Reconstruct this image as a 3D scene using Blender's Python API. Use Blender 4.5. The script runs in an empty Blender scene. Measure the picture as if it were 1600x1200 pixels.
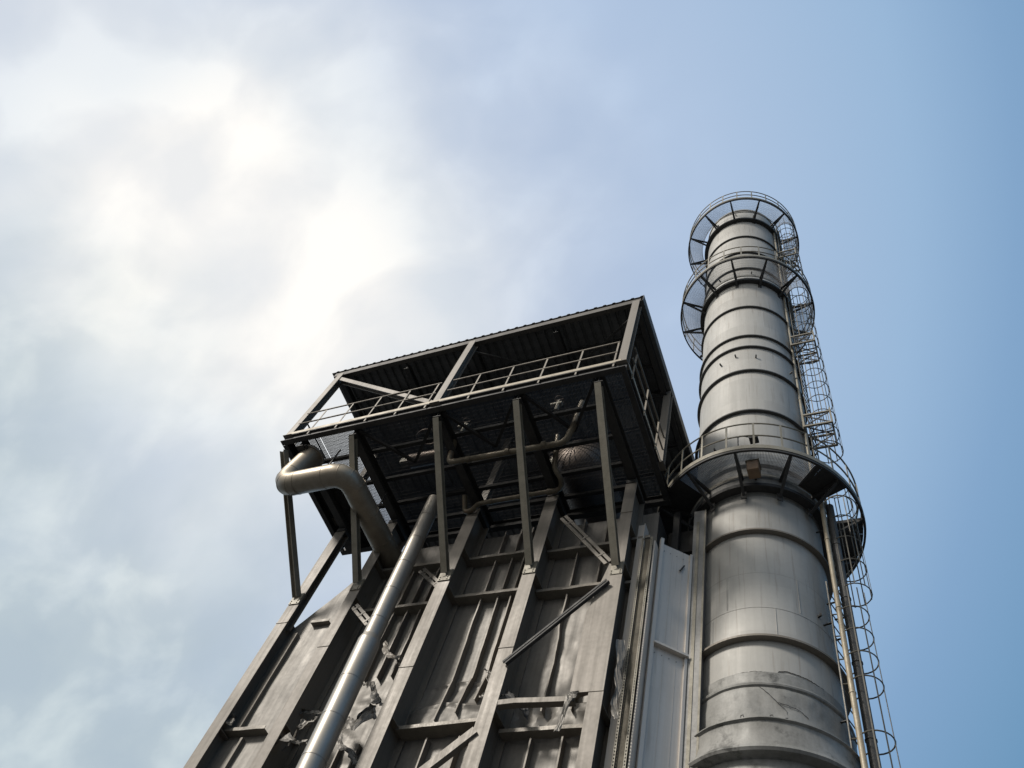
import bpy, bmesh, math, random
from mathutils import Vector, Matrix, noise
R = math.radians
PI = math.pi
random.seed(7)
sc = bpy.context.scene

# ------------------------------------------------------------------ camera
cam_d = bpy.data.cameras.new('camera')
cam = bpy.data.objects.new('camera', cam_d)
sc.collection.objects.link(cam)
sc.camera = cam
cam_d.sensor_width = 36.0
cam_d.lens = 28.724
cam_d.clip_start = 0.1
cam_d.clip_end = 5000
W2C = Matrix(((0.91364209, 0.34006774, 0.22273766),
              (0.20336804, -0.85677324, 0.47389984),
              (0.35199372, -0.38767711, -0.85194300)))
cam.matrix_world = W2C.transposed().to_4x4()          # eye at the origin, 1.6 m above the yard
GROUND = -1.6

# ------------------------------------------------------------------ sky and sun
SUN = Vector((-0.47, -0.66, 0.585)).normalized()
world = bpy.data.worlds.new('World')
sc.world = world
world.use_nodes = True
nt = world.node_tree
nt.nodes.clear()


def N(t, kind, **kw):
    n = t.nodes.new(kind)
    for k, v in kw.items():
        setattr(n, k, v)
    return n


def L(t, a, b):
    t.links.new(a, b)


def ramp(t, stops, interp='EASE'):
    r = N(t, 'ShaderNodeValToRGB')
    r.color_ramp.interpolation = interp
    e = r.color_ramp.elements
    while len(e) < len(stops):
        e.new(0.5)
    for i, (p, c) in enumerate(stops):
        e[i].position = p
        e[i].color = (c, c, c, 1) if isinstance(c, (int, float)) else (*c, 1)
    return r


def mathn(t, op, a, b=None, clamp=False):
    m = N(t, 'ShaderNodeMath', operation=op)
    m.use_clamp = clamp
    for i, v in enumerate((a, b)):
        if v is None:
            continue
        if isinstance(v, (int, float)):
            m.inputs[i].default_value = v
        else:
            L(t, v, m.inputs[i])
    return m.outputs[0]


def mixc(t, fac, a, b, blend='MIX'):
    m = N(t, 'ShaderNodeMix', data_type='RGBA', blend_type=blend)
    for i, v in ((0, fac), (6, a), (7, b)):
        if isinstance(v, (int, float)):
            m.inputs[i].default_value = v
        elif isinstance(v, tuple):
            m.inputs[i].default_value = (*v, 1)
        else:
            L(t, v, m.inputs[i])
    return m.outputs[2]


sky = N(nt, 'ShaderNodeTexSky', sky_type='NISHITA')
sky.sun_disc = False
sky.sun_elevation = math.asin(SUN.z)
sky.sun_rotation = math.atan2(SUN.x, SUN.y)
sky.air_density = 1.0
sky.dust_density = 1.2
sky.ozone_density = 1.0
tc = N(nt, 'ShaderNodeTexCoord')
DIR = tc.outputs['Generated']


def dotdir(v):
    d = N(nt, 'ShaderNodeVectorMath', operation='DOT_PRODUCT')
    L(nt, DIR, d.inputs[0])
    d.inputs[1].default_value = Vector(v).normalized()
    return d.outputs['Value']


# veiled sun: a wide bright aureole on the left thinning to blue on the right, with soft cloud
mp = N(nt, 'ShaderNodeMapping')
mp.inputs['Scale'].default_value = (1.0, 1.3, 1.0)
mp.inputs['Rotation'].default_value = (0.3, 0.5, 0.9)
mp.inputs['Location'].default_value = (-2.41, 1.853, 1.841)
L(nt, DIR, mp.inputs['Vector'])


def cloudnoise(scale, detail, rough, dist=0.2):
    n = N(nt, 'ShaderNodeTexNoise')
    L(nt, mp.outputs[0], n.inputs['Vector'])
    n.inputs['Scale'].default_value = scale
    n.inputs['Detail'].default_value = detail
    n.inputs['Roughness'].default_value = rough
    n.inputs['Distortion'].default_value = dist
    return mathn(nt, 'SUBTRACT', n.outputs['Fac'], 0.5)


au = dotdir((-0.605, 0.165, 0.780))
leftw = ramp(nt, [(0.80, 0.0), (0.96, 1.0)])
L(nt, au, leftw.inputs[0])
warp = mathn(nt, 'MULTIPLY', mathn(nt, 'MULTIPLY', cloudnoise(2.8, 4, 0.42), 0.115), leftw.outputs[0])
au2 = mathn(nt, 'ADD', au, warp, clamp=True)
base = ramp(nt, [(0.0, (0.13, 0.26, 0.44)), (0.54, (0.16, 0.325, 0.52)), (0.64, (0.24, 0.40, 0.62)), (0.71, (0.335, 0.50, 0.715)), (0.86, (0.47, 0.59, 0.78)),
                 (0.905, (0.54, 0.635, 0.79)), (0.945, (0.67, 0.735, 0.83)), (0.975, (0.80, 0.84, 0.88)), (1.0, (0.97, 0.96, 0.94))], 'LINEAR')
L(nt, au2, base.inputs[0])
# greyer cloud shreds low on the left
shred = mathn(nt, 'MULTIPLY', cloudnoise(6.5, 5, 0.45, 0.3), leftw.outputs[0])
shc = ramp(nt, [(0.40, (0.93, 0.945, 0.965)), (0.50, (1.0, 1.0, 1.0)), (0.62, (1.13, 1.115, 1.085))], 'LINEAR')
L(nt, mathn(nt, 'ADD', shred, 0.5), shc.inputs[0])
c1 = mixc(nt, 1.0, base.outputs[0], shc.outputs[0], 'MULTIPLY')
# pale cloud added out of view behind the viewer to brighten the facade
fill_cloud = ramp(nt, [(0.58, 0.0), (0.92, 1.0)])
L(nt, mathn(nt, 'ADD', dotdir((-0.35, -1.0, 0.45)), mathn(nt, 'MULTIPLY', cloudnoise(2.0, 4, 0.5), 0.15)), fill_cloud.inputs[0])
c2 = mixc(nt, fill_cloud.outputs[0], c1, (0.98, 0.95, 0.88))
# thicker grey haze low on the left
low = ramp(nt, [(0.80, 0.0), (1.0, 1.0)])
L(nt, mathn(nt, 'ADD', dotdir((-0.88, 0.38, 0.28)), mathn(nt, 'MULTIPLY', cloudnoise(3.5, 5, 0.5), 0.25)), low.inputs[0])
c2 = mixc(nt, mathn(nt, 'MULTIPLY', low.outputs[0], 0.85), c2, (0.49, 0.575, 0.62))
sh2 = ramp(nt, [(0.38, (0.96, 0.975, 0.99)), (0.50, (1.03, 1.03, 1.02)), (0.66, (1.36, 1.30, 1.21))], 'LINEAR')
L(nt, mathn(nt, 'ADD', cloudnoise(8.0, 5, 0.5, 0.3), 0.5), sh2.inputs[0])
c2 = mixc(nt, low.outputs[0], c2, mixc(nt, 1.0, c2, sh2.outputs[0], 'MULTIPLY'))
c10 = N(nt, 'ShaderNodeVectorMath', operation='SCALE')
L(nt, c2, c10.inputs[0])
c10.inputs['Scale'].default_value = 10.0
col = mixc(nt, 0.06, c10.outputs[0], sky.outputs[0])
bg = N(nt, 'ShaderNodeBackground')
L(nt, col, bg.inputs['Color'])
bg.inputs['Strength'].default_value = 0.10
wo = N(nt, 'ShaderNodeOutputWorld')
L(nt, bg.outputs[0], wo.inputs[0])

sun_d = bpy.data.lights.new('sun', 'SUN')
sun_d.energy = 3.35
sun_d.angle = R(10)
sun_d.color = (1.0, 0.94, 0.86)
sun_o = bpy.data.objects.new('sun', sun_d)
sun_o.rotation_euler = (-SUN).to_track_quat('-Z', 'Y').to_euler()
sun_o.location = (0, 0, 60)
sc.collection.objects.link(sun_o)

sc.view_settings.view_transform = 'Standard'
sc.view_settings.look = 'None'
sc.view_settings.exposure = 0.0
sc.view_settings.gamma = 1.0

# ------------------------------------------------------------------ materials
MATS = {}


def metal(name, base, dark, metallic=0.5, rough=0.45, streak=(9, 9, 0.7), nscale=1.6, bump=0.15, spots=None, contrast=1.0, fine=0.35):
    m = bpy.data.materials.new(name)
    m.use_nodes = True
    t = m.node_tree
    b = t.nodes['Principled BSDF']
    tcn = N(t, 'ShaderNodeTexCoord')
    mpn = N(t, 'ShaderNodeMapping')
    mpn.inputs['Scale'].default_value = streak
    L(t, tcn.outputs['Object'], mpn.inputs['Vector'])
    n1 = N(t, 'ShaderNodeTexNoise')
    n1.inputs['Scale'].default_value = 1.0
    n1.inputs['Detail'].default_value = 6
    n1.inputs['Roughness'].default_value = 0.6
    L(t, mpn.outputs[0], n1.inputs['Vector'])
    n2 = N(t, 'ShaderNodeTexNoise')
    n2.inputs['Scale'].default_value = nscale
    n2.inputs['Detail'].default_value = 8
    n2.inputs['Roughness'].default_value = 0.62
    L(t, tcn.outputs['Object'], n2.inputs['Vector'])
    n3 = N(t, 'ShaderNodeTexNoise')
    n3.inputs['Scale'].default_value = nscale * 16
    n3.inputs['Detail'].default_value = 4
    L(t, tcn.outputs['Object'], n3.inputs['Vector'])
    s = mathn(t, 'ADD', mathn(t, 'MULTIPLY', n1.outputs['Fac'], 0.5), mathn(t, 'MULTIPLY', n2.outputs['Fac'], 0.5))
    s = mathn(t, 'ADD', s, mathn(t, 'MULTIPLY', mathn(t, 'SUBTRACT', n3.outputs['Fac'], 0.5), fine))
    w = 0.16 / contrast
    r = ramp(t, [(0.5 - w, 0.0), (0.5 + w, 1.0)], 'LINEAR')
    L(t, s, r.inputs[0])
    c = mixc(t, r.outputs[0], dark, base)
    if spots:
        n4 = N(t, 'ShaderNodeTexNoise')
        n4.inputs['Scale'].default_value = spots[1]
        n4.inputs['Detail'].default_value = 7
        n4.inputs['Roughness'].default_value = 0.7
        L(t, tcn.outputs['Object'], n4.inputs['Vector'])
        r4 = ramp(t, [(spots[2], 0.0), (spots[2] + 0.10, 1.0)], 'LINEAR')
        L(t, n4.outputs['Fac'], r4.inputs[0])
        c = mixc(t, mathn(t, 'MULTIPLY', r4.outputs[0], spots[3]), c, spots[0])
    L(t, c, b.inputs['Base Color'])
    b.inputs['Metallic'].default_value = metallic
    rr = N(t, 'ShaderNodeMapRange')
    L(t, s, rr.inputs[0])
    rr.inputs[1].default_value = 0.3
    rr.inputs[2].default_value = 0.7
    rr.inputs[3].default_value = rough + 0.14
    rr.inputs[4].default_value = rough - 0.08
    L(t, rr.outputs[0], b.inputs['Roughness'])
    bp = N(t, 'ShaderNodeBump')
    bp.inputs['Strength'].default_value = bump
    bp.inputs['Distance'].default_value = 0.03
    L(t, n2.outputs['Fac'], bp.inputs['Height'])
    L(t, bp.outputs[0], b.inputs['Normal'])
    MATS[name] = m
    return m


SOOT = (0.03, 0.028, 0.026)
clad = metal('wall_cladding', (0.205, 0.190, 0.168), (0.115, 0.107, 0.095), 0.25, 0.50, (9, 9, 0.35), 0.8, 0.10, (SOOT, 0.8, 0.60, 0.55), 0.9, 0.12)
tornm = metal('torn_cladding', (0.216, 0.198, 0.171), (0.063, 0.059, 0.052), 0.25, 0.50, (3, 3, 3), 2.0, 0.10, (SOOT, 1.5, 0.55, 0.7), 1.1, 0.2)
paint = metal('painted_steel', (0.196, 0.170, 0.138), (0.148, 0.130, 0.106), 0.10, 0.50, (14, 14, 0.4), 0.9, 0.04, ((0.10, 0.085, 0.07), 2.2, 0.63, 0.5), 0.8, 0.15)
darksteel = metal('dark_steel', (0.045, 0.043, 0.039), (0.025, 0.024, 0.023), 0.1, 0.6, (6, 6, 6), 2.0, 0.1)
girtm = metal('girt_steel', (0.248, 0.220, 0.180), (0.160, 0.142, 0.116), 0.10, 0.5, (6, 6, 6), 2.0, 0.05)
roofmat = metal('roof_sheet', (0.12, 0.12, 0.117), (0.075, 0.075, 0.073), 0.1, 0.65, (1, 8, 1), 1.5, 0.05)
alu = metal('insulation_jacket', (0.340, 0.297, 0.234), (0.238, 0.204, 0.157), 0.60, 0.40, (5, 5, 0.8), 2.0, 0.10, ((0.27, 0.17, 0.09), 2.5, 0.62, 0.5), 1.0, 0.15)
alub = metal('bright_jacket', (0.374, 0.348, 0.306), (0.264, 0.242, 0.208), 0.60, 0.40, (4, 4, 0.6), 1.5, 0.06, ((0.27, 0.17, 0.09), 1.8, 0.66, 0.4), 1.0, 0.12)
stackm = metal('stack_shell_metal', (0.415, 0.403, 0.373), (0.332, 0.324, 0.300), 0.12, 0.58, (5.5, 5.5, 0.16), 0.7, 0.05, None, 0.9, 0.08)
stackd = metal('stack_dented_metal', (0.285, 0.28, 0.262), (0.15, 0.148, 0.136), 0.12, 0.58, (4.0, 4.0, 0.7), 1.5, 0.12, ((0.05, 0.05, 0.045), 1.7, 0.55, 0.8), 1.1, 0.12)


def plate_tones(m, hz, na, amt, rust):
    """each rolled plate of the shell has its own tone; faint rust runs"""
    t = m.node_tree
    b = t.nodes['Principled BSDF']
    src = b.inputs['Base Color'].links[0].from_socket
    tcn = N(t, 'ShaderNodeTexCoord')
    sp = N(t, 'ShaderNodeSeparateXYZ')
    L(t, tcn.outputs['Object'], sp.inputs[0])
    row = mathn(t, 'FLOOR', mathn(t, 'DIVIDE', sp.outputs[2], hz))
    ang = mathn(t, 'ARCTAN2', sp.outputs[1], sp.outputs[0])
    colm = mathn(t, 'FLOOR', mathn(t, 'ADD', mathn(t, 'MULTIPLY', ang, na / (2 * PI)), mathn(t, 'MULTIPLY', row, 0.37)))
    cb = N(t, 'ShaderNodeCombineXYZ')
    L(t, row, cb.inputs[0])
    L(t, colm, cb.inputs[1])
    wn = N(t, 'ShaderNodeTexWhiteNoise')
    L(t, cb.outputs[0], wn.inputs[0])
    k = N(t, 'ShaderNodeMapRange')
    L(t, wn.outputs[0], k.inputs[0])
    k.inputs[3].default_value = 1 - amt
    k.inputs[4].default_value = 1 + amt * 0.6
    sc_ = N(t, 'ShaderNodeVectorMath', operation='SCALE')
    L(t, src, sc_.inputs[0])
    L(t, k.outputs[0], sc_.inputs['Scale'])
    # runs: thin vertical streaks, stretched in height, masked by a broad noise
    cy = N(t, 'ShaderNodeCombineXYZ')
    L(t, mathn(t, 'MULTIPLY', ang, 14.0), cy.inputs[0])
    L(t, mathn(t, 'MULTIPLY', sp.outputs[2], 0.55), cy.inputs[2])
    n = N(t, 'ShaderNodeTexNoise')
    n.inputs['Scale'].default_value = 1.3
    n.inputs['Detail'].default_value = 5
    L(t, cy.outputs[0], n.inputs['Vector'])
    r = ramp(t, [(0.56, 0.0), (0.72, 1.0)], 'LINEAR')
    L(t, n.outputs['Fac'], r.inputs[0])
    c = mixc(t, mathn(t, 'MULTIPLY', r.outputs[0], rust), sc_.outputs[0], (0.17, 0.14, 0.11))
    L(t, c, b.inputs['Base Color'])


plate_tones(stackm, 1.18, 7, 0.10, 0.45)
hoopm = metal('hoop_dark', (0.075, 0.074, 0.07), (0.045, 0.044, 0.042), 0.1, 0.6, (3, 3, 3), 2.0, 0.05)
fascia = metal('brown_steel', (0.085, 0.075, 0.062), (0.05, 0.045, 0.038), 0.1, 0.6, (3, 3, 3), 2.0, 0.05)
shadesteel = metal('shade_toned_steel', (0.022, 0.021, 0.019), (0.013, 0.012, 0.011), 0.0, 0.75, (3, 3, 3), 2.0, 0.05)  # darker than dark_steel so sunlit underfloor beams and upper duct look shaded
postm = metal('duct_post_steel', (0.230, 0.225, 0.212), (0.170, 0.167, 0.160), 0.15, 0.5, (8, 8, 0.3), 1.0, 0.05)
galv = metal('galvanised_bar', (0.255, 0.234, 0.183), (0.162, 0.146, 0.111), 0.15, 0.5, (5, 5, 5), 3.0, 0.05)
cagem = metal('cage_bar_steel', (0.13, 0.12, 0.095), (0.07, 0.065, 0.053), 0.15, 0.5, (5, 5, 5), 3.0, 0.05)
yrail = metal('yellowed_rail', (0.368, 0.320, 0.232), (0.256, 0.216, 0.152), 0.1, 0.5, (5, 5, 5), 3.0, 0.05)
raild = metal('weathered_rail', (0.208, 0.180, 0.136), (0.128, 0.110, 0.084), 0.1, 0.5, (5, 5, 5), 3.0, 0.05)
grate = metal('grating_steel', (0.045, 0.045, 0.046), (0.028, 0.028, 0.029), 0.1, 0.6, (3, 3, 3), 3.0, 0.0)
grater = metal('ring_grating_steel', (0.22, 0.22, 0.225), (0.15, 0.15, 0.155), 0.2, 0.5, (3, 3, 3), 3.0, 0.0)
bronze = metal('tarnished_pipe', (0.204, 0.174, 0.123), (0.102, 0.081, 0.055), 0.3, 0.45, (3, 3, 3), 3.0, 0.1, ((0.14, 0.06, 0.03), 3.0, 0.58, 0.6))
copper = metal('copper_brown_jacket', (0.17, 0.135, 0.11), (0.09, 0.072, 0.06), 0.6, 0.42, (3, 3, 3), 4.0, 0.15)
rusty = metal('rusty_steel', (0.11, 0.092, 0.06), (0.05, 0.043, 0.031), 0.1, 0.7, (12, 12, 1.0), 3.0, 0.2)
ducts = metal('duct_panel_metal', (0.589, 0.546, 0.494), (0.494, 0.461, 0.418), 0.25, 0.5, (6, 6, 0.2), 0.8, 0.05, None, 0.8, 0.1)
orange = metal('tan_enamel', (0.24, 0.15, 0.08), (0.15, 0.095, 0.055), 0.0, 0.5, (3, 3, 3), 5.0, 0.05)
plate_tones(ducts, 2.9, 40, 0.05, 0.30)
concrete = metal('yard_concrete', (0.079, 0.080, 0.080), (0.045, 0.046, 0.046), 0.0, 0.85, (0.3, 0.3, 0.3), 0.4, 0.2)

# ------------------------------------------------------------------ mesh helpers
COL = sc.collection


class MB:
    def __init__(self):
        self.v = []
        self.f = []
        self.s = []

    def add(self, vs, fs, smooth=False):
        o = len(self.v)
        self.v += [tuple(p) for p in vs]
        self.f += [tuple(i + o for i in f) for f in fs]
        self.s += [smooth] * len(fs)
        return self

    def box(self, x0, x1, y0, y1, z0, z1):
        vs = [(x, y, z) for z in (z0, z1) for y in (y0, y1) for x in (x0, x1)]
        return self.add(vs, [(0, 2, 3, 1), (4, 5, 7, 6), (0, 1, 5, 4), (2, 6, 7, 3), (0, 4, 6, 2), (1, 3, 7, 5)])

    def bar(self, a, b, w, h, up=(0, 0, 1)):
        a = Vector(a)
        b = Vector(b)
        d = (b - a).normalized()
        u = Vector(up)
        if abs(d.dot(u)) > 0.98:
            u = Vector((0, 1, 0))
        s = d.cross(u).normalized() * (w / 2)
        t = s.cross(d).normalized() * (h / 2)
        vs = [p + q for p in (a, b) for q in (-s - t, s - t, s + t, -s + t)]
        return self.add(vs, [(0, 3, 2, 1), (4, 5, 6, 7), (0, 1, 5, 4), (1, 2, 6, 5), (2, 3, 7, 6), (3, 0, 4, 7)])

    def hsec(self, a, b, w, h, up, tf=0.02, tw=0.015):
        """H section: two flanges of width w, h apart along up"""
        a = Vector(a)
        b = Vector(b)
        d = (b - a).normalized()
        u = Vector(up)
        s = d.cross(u).normalized()
        t = s.cross(d).normalized()
        if t.dot(u) < 0:
            t = -t
        self.bar(a + t * (h / 2 - tf / 2), b + t * (h / 2 - tf / 2), w, tf, t)
        self.bar(a - t * (h / 2 - tf / 2), b - t * (h / 2 - tf / 2), w, tf, t)
        self.bar(a, b, tw, h - 2 * tf, t)
        return self

    def angle(self, a, b, w, up, th=0.008):
        a = Vector(a)
        b = Vector(b)
        d = (b - a).normalized()
        u = Vector(up)
        s = d.cross(u).normalized()
        t = s.cross(d).normalized()
        self.bar(a + t * 0, b + t * 0, w, th, t)
        self.bar(a + s * (w / 2 - th / 2) + t * (w / 2 + th / 2), b + s * (w / 2 - th / 2) + t * (w / 2 + th / 2), th, w, t)
        return self

    def tube(self, pts, r, n=12, closed=False, caps=True, smooth=True):
        pts = [Vector(p) for p in pts]
        m = len(pts)
        rs = r if isinstance(r, (list, tuple)) else [r] * m
        ref = None
        rings = []
        for i in range(m):
            if closed:
                d = (pts[(i + 1) % m] - pts[i - 1]).normalized()
            else:
                d = ((pts[min(i + 1, m - 1)] - pts[i]).normalized() + (pts[i] - pts[max(i - 1, 0)]).normalized()).normalized()
            if ref is None:
                ref = Vector((0, 0, 1)) if abs(d.z) < 0.9 else Vector((1, 0, 0))
            s = d.cross(ref).normalized()
            ref = s.cross(d).normalized()
            rings.append([pts[i] + (s * math.cos(2 * PI * k / n) + ref * math.sin(2 * PI * k / n)) * rs[i] for k in range(n)])
        vs = [p for q in rings for p in q]
        fs = []
        for i in range(m if closed else m - 1):
            j = (i + 1) % m
            for k in range(n):
                l = (k + 1) % n
                fs.append((i * n + k, i * n + l, j * n + l, j * n + k))
        self.add(vs, fs, smooth)
        if caps and not closed:
            self.add(rings[0], [tuple(reversed(range(n)))])
            self.add(rings[-1], [tuple(range(n))])
        return self

    def lathe(self, prof, c, n=96, a0=0.0, a1=2 * PI, smooth=True, wob=None):
        """prof: list of (r, z); c: (x, y)"""
        full = abs(a1 - a0 - 2 * PI) < 1e-6
        k = n if full else n + 1
        vs = []
        for (r, z) in prof:
            for i in range(k):
                a = a0 + (a1 - a0) * i / n
                rr = r + (wob(a, z) if wob else 0)
                vs.append((c[0] + rr * math.cos(a), c[1] + rr * math.sin(a), z))
        fs = []
        for j in range(len(prof) - 1):
            for i in range(n):
                l = (i + 1) % k
                fs.append((j * k + i, j * k + l, (j + 1) * k + l, (j + 1) * k + i))
        return self.add(vs, fs, smooth)

    def build(self, name, mat, parent=None, bevel=0.0, auto=40):
        me = bpy.data.meshes.new(name)
        me.from_pydata(self.v, [], self.f)
        me.polygons.foreach_set('use_smooth', self.s)
        me.materials.append(mat)
        me.validate()
        me.update()
        if any(self.s):
            me.set_sharp_from_angle(angle=R(auto))
        o = bpy.data.objects.new(name, me)
        COL.objects.link(o)
        if parent is not None:
            o.parent = parent
            p = parent
            off = Vector((0, 0, 0))
            while p is not None:
                off += p.location
                p = p.parent
            me.transform(Matrix.Translation(-off))
        if bevel:
            b = o.modifiers.new('bevel', 'BEVEL')
            b.width = bevel
            b.segments = 2
            b.limit_method = 'ANGLE'
            b.angle_limit = R(50)
        return o


def tag(o, label, cat, group=None, kind=None):
    if kind:
        o['kind'] = kind
        return o
    o['label'] = label
    o['category'] = cat
    if group:
        o['group'] = group
    return o


def thing(name, label, cat, loc=(0, 0, 0), group=None):
    o = bpy.data.objects.new(name, None)
    o.empty_display_size = 0.2
    COL.objects.link(o)
    o.location = loc
    return tag(o, label, cat, group)


def dupe(o, parent, loc):
    c = o.copy()
    COL.objects.link(c)
    c.parent = parent
    c.location = loc
    return c


# ------------------------------------------------------------------ ground
g = MB()
g.add([(-3000, -3000, GROUND), (3000, -3000, GROUND), (3000, 3000, GROUND), (-3000, 3000, GROUND)], [(0, 1, 2, 3)])
tag(g.build('ground', concrete), '', '', kind='structure')

# ------------------------------------------------------------------ boiler casing
TOPZ = 14.9
boil = thing('boiler_casing', 'tall grey sheet steel boiler wall with ribbed bays between upright steel columns', 'boiler', (-8.2, 11.5, GROUND))
WY = 10.65                      # face of the wall sheets
cols = [(-12.48, -12.18), (-10.90, -10.62), (-8.60, -8.29), (-6.56, -6.26), (-4.62, -4.36)]
b = MB()
y0, y1 = WY + 0.06, 14.0
prof = [(-12.4, GROUND), (-12.4, 12.25), (-10.86, 14.55), (-10.86, TOPZ), (-4.0, TOPZ), (-4.0, GROUND)]
vs = [(x, y0, z) for x, z in prof] + [(x, y1, z) for x, z in prof]
n_ = len(prof)
b.add(vs, [tuple(range(n_)), tuple(reversed(range(n_, 2 * n_)))] + [(i, i + n_, (i + 1) % n_ + n_, (i + 1) % n_) for i in range(n_)])
b.build('casing_body', darksteel, boil)

for i, (xa, xb) in enumerate(cols):
    c = MB()
    xc = (xa + xb) / 2
    c.box(xa, xb, 10.0, 10.022, GROUND, 15.28)
    zd = 12.25 if i == 0 else 15.28                # the free-standing corner column is shallower above the wall
    c.box(xc - 0.008, xc + 0.008, 10.022, 10.60, GROUND, zd)
    c.box(xa, xb, 10.60, 10.622, GROUND, zd)
    if i == 0:
        c.box(xc - 0.008, xc + 0.008, 10.022, 10.20, zd, 15.28)
        c.box(xa, xb, 10.20, 10.222, zd - 0.3, 15.28)
    # splice plate and bolts
    zs = (12.0, 11.1, 10.3, 10.55, 14.2)[i]
    c.box(xa - 0.004, xb + 0.004, 9.988, 9.9985, zs - 0.012, zs + 0.012)
    for z in ((9.15,) if i == 0 else (13.85, 12.6, 9.15)):
        c.box(xc + 0.010, xb - 0.01, 10.03, 10.59, z - 0.01, z + 0.01)
    c.build('column', paint, boil)
# doubler plate on the right hand column
b = MB()
b.add([(-4.95, 9.99, 9.35), (-4.36, 9.99, 9.35), (-4.36, 9.99, 12.35), (-4.66, 9.99, 12.55), (-4.95, 9.99, 11.2),
       (-4.95, 10.15, 9.35), (-4.36, 9.998, 9.35), (-4.36, 9.998, 12.35), (-4.66, 9.998, 12.55), (-4.95, 10.15, 11.2)],
      [(0, 1, 2, 3, 4), (9, 8, 7, 6, 5), (0, 5, 6, 1), (1, 6, 7, 2), (2, 7, 8, 3), (3, 8, 9, 4), (4, 9, 5, 0)])
b.build('gusset_plate', paint, boil)


def fbm(x, y, z, o=4):
    return noise.fractal(Vector((x, y, z)), 1.0, 2.0, o)


def sheet(x0, x1, z0, z1, disp, name='wall_panel', zt0=None, zt1=None, step=0.06, mat=clad):
    nx = max(2, int((x1 - x0) / step))
    nz = max(2, int((z1 - z0) / step))
    vs = []
    for j in range(nz + 1):
        for i in range(nx + 1):
            u = i / nx
            x = x0 + (x1 - x0) * u
            top = z1 if zt0 is None else zt0 + (zt1 - zt0) * u
            z = z0 + (top - z0) * j / nz
            vs.append((x, WY - disp(u, z, x), z))
    fs = [(j * (nx + 1) + i, j * (nx + 1) + i + 1, (j + 1) * (nx + 1) + i + 1, (j + 1) * (nx + 1) + i) for j in range(nz) for i in range(nx)]
    b = MB()
    b.add(vs, fs, True)
    return b.build(name, mat, boil, auto=28)


def sm(a, b_, x):
    t = max(0.0, min(1.0, (x - a) / (b_ - a)))
    return t * t * (3 - 2 * t)


def base_disp(x, z, amp=0.012):
    return amp * (fbm(x * 1.3, 0, z * 0.7) + 0.5)


def d_cd(u, z, x):
    edge = math.sin(PI * max(0, min(1, u))) ** 0.5
    d = base_disp(x, z)
    zl = 9.16 + 0.05 * u + 0.03 * fbm(x * 3, 2, 1)
    # ragged belly above a bent lip
    if z > zl:
        belly = sm(10.35 + 0.12 * math.sin(5 * x), 9.3, z)
        d += 0.22 * belly * edge
        d += 0.05 * math.exp(-((z - 10.28 - 0.10 * math.sin(3.1 * x)) / 0.035) ** 2) * edge
        d += 0.06 * math.exp(-((z - 9.72 - 0.07 * math.sin(4 * x + 1)) / 0.05) ** 2) * edge
        d += 0.035 * belly * fbm(x * 2.4, 5, z * 2.4)
    else:
        d += 0.015 * fbm(x * 3, 1, z * 3)
    return d


def d_de(u, z, x):
    d = base_disp(x, z)
    edge = math.sin(PI * max(0, min(1, u))) ** 0.5
    d += 0.06 * math.exp(-((z - 10.6) / 0.9) ** 2) * edge * (0.4 + 0.8 * fbm(x * 1.4, 3, z * 1.1))
    if 8.95 < z < 9.7:
        d += 0.10 * edge * (0.5 + fbm(x * 3.2, 7, z * 3.0))
    return d


def d_bc(u, z, x):
    d = base_disp(x, z)
    edge = math.sin(PI * max(0, min(1, u))) ** 0.5
    k = sm(10.9, 9.8, z) * (1 - sm(8.9, 8.3, z))
    d += k * 0.09 * edge * (0.2 + 1.3 * abs(fbm(x * 1.3, 9, z * 1.5, 2)))
    return d


def d_ab(u, z, x):
    return base_disp(x, z, 0.02)


def d_a(u, z, x):
    return 0.30 + base_disp(x, z, 0.02)


sheet(-12.32, -10.78, 6.0, 14.5, d_a, zt0=12.10, zt1=14.30)
sheet(-10.75, -8.46, 6.0, TOPZ, d_bc)
sheet(-8.44, -6.42, 6.0, TOPZ, d_cd, step=0.045)
sheet(-6.40, -4.50, 6.0, TOPZ, d_de)
sheet(-4.48, -3.99, 6.0, TOPZ, d_ab)
b = MB()
b.box(-12.35, -3.99, WY - 0.01, WY + 0.05, GROUND, 6.0)
b.build('wall_panel', clad, boil)


def girt(x0, x1, z, mat=girtm, y=10.40, tilt=0.0):
    b = MB()
    m = 10
    vs = []
    for i in range(m + 1):
        x = x0 + (x1 - x0) * i / m
        zz = z + tilt * i / m + 0.012 * fbm(x * 2, z, 0)
        yy = y + 0.012 * fbm(x * 1.7, z, 4)
        vs += [(x, yy, zz), (x, yy, zz + 0.075), (x, yy + 0.012, zz + 0.075), (x, yy + 0.012, zz + 0.012), (x, WY - 0.005, zz + 0.012), (x, WY - 0.005, zz)]
    fs = []
    for i in range(m):
        for k in range(6):
            l = (k + 1) % 6
            fs.append((i * 6 + k, i * 6 + l, (i + 1) * 6 + l, (i + 1) * 6 + k))
    fs += [(0, 5, 4, 3, 2, 1), tuple(m * 6 + k for k in range(6))]
    b.add(vs, fs)
    # end plate sloping back to the column web
    return b.build('girt', mat, boil)


girt(-8.40, -6.44, 13.85)
girt(-8.40, -6.44, 12.60)
girt(-6.38, -4.55, 13.72)
girt(-6.38, -4.55, 12.45)
girt(-10.74, -8.48, 12.52)
girt(-10.74, -8.48, 13.9)
girt(-12.30, -11.25, 9.20, y=10.16)
girt(-11.75, -11.25, 12.15, y=10.22)
girt(-8.36, -6.50, 9.13, y=10.33, tilt=0.08)
girt(-6.32, -4.80, 8.98, tilt=0.02)
girt(-4.46, -4.05, 13.75)
girt(-4.46, -4.05, 12.40)


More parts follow.
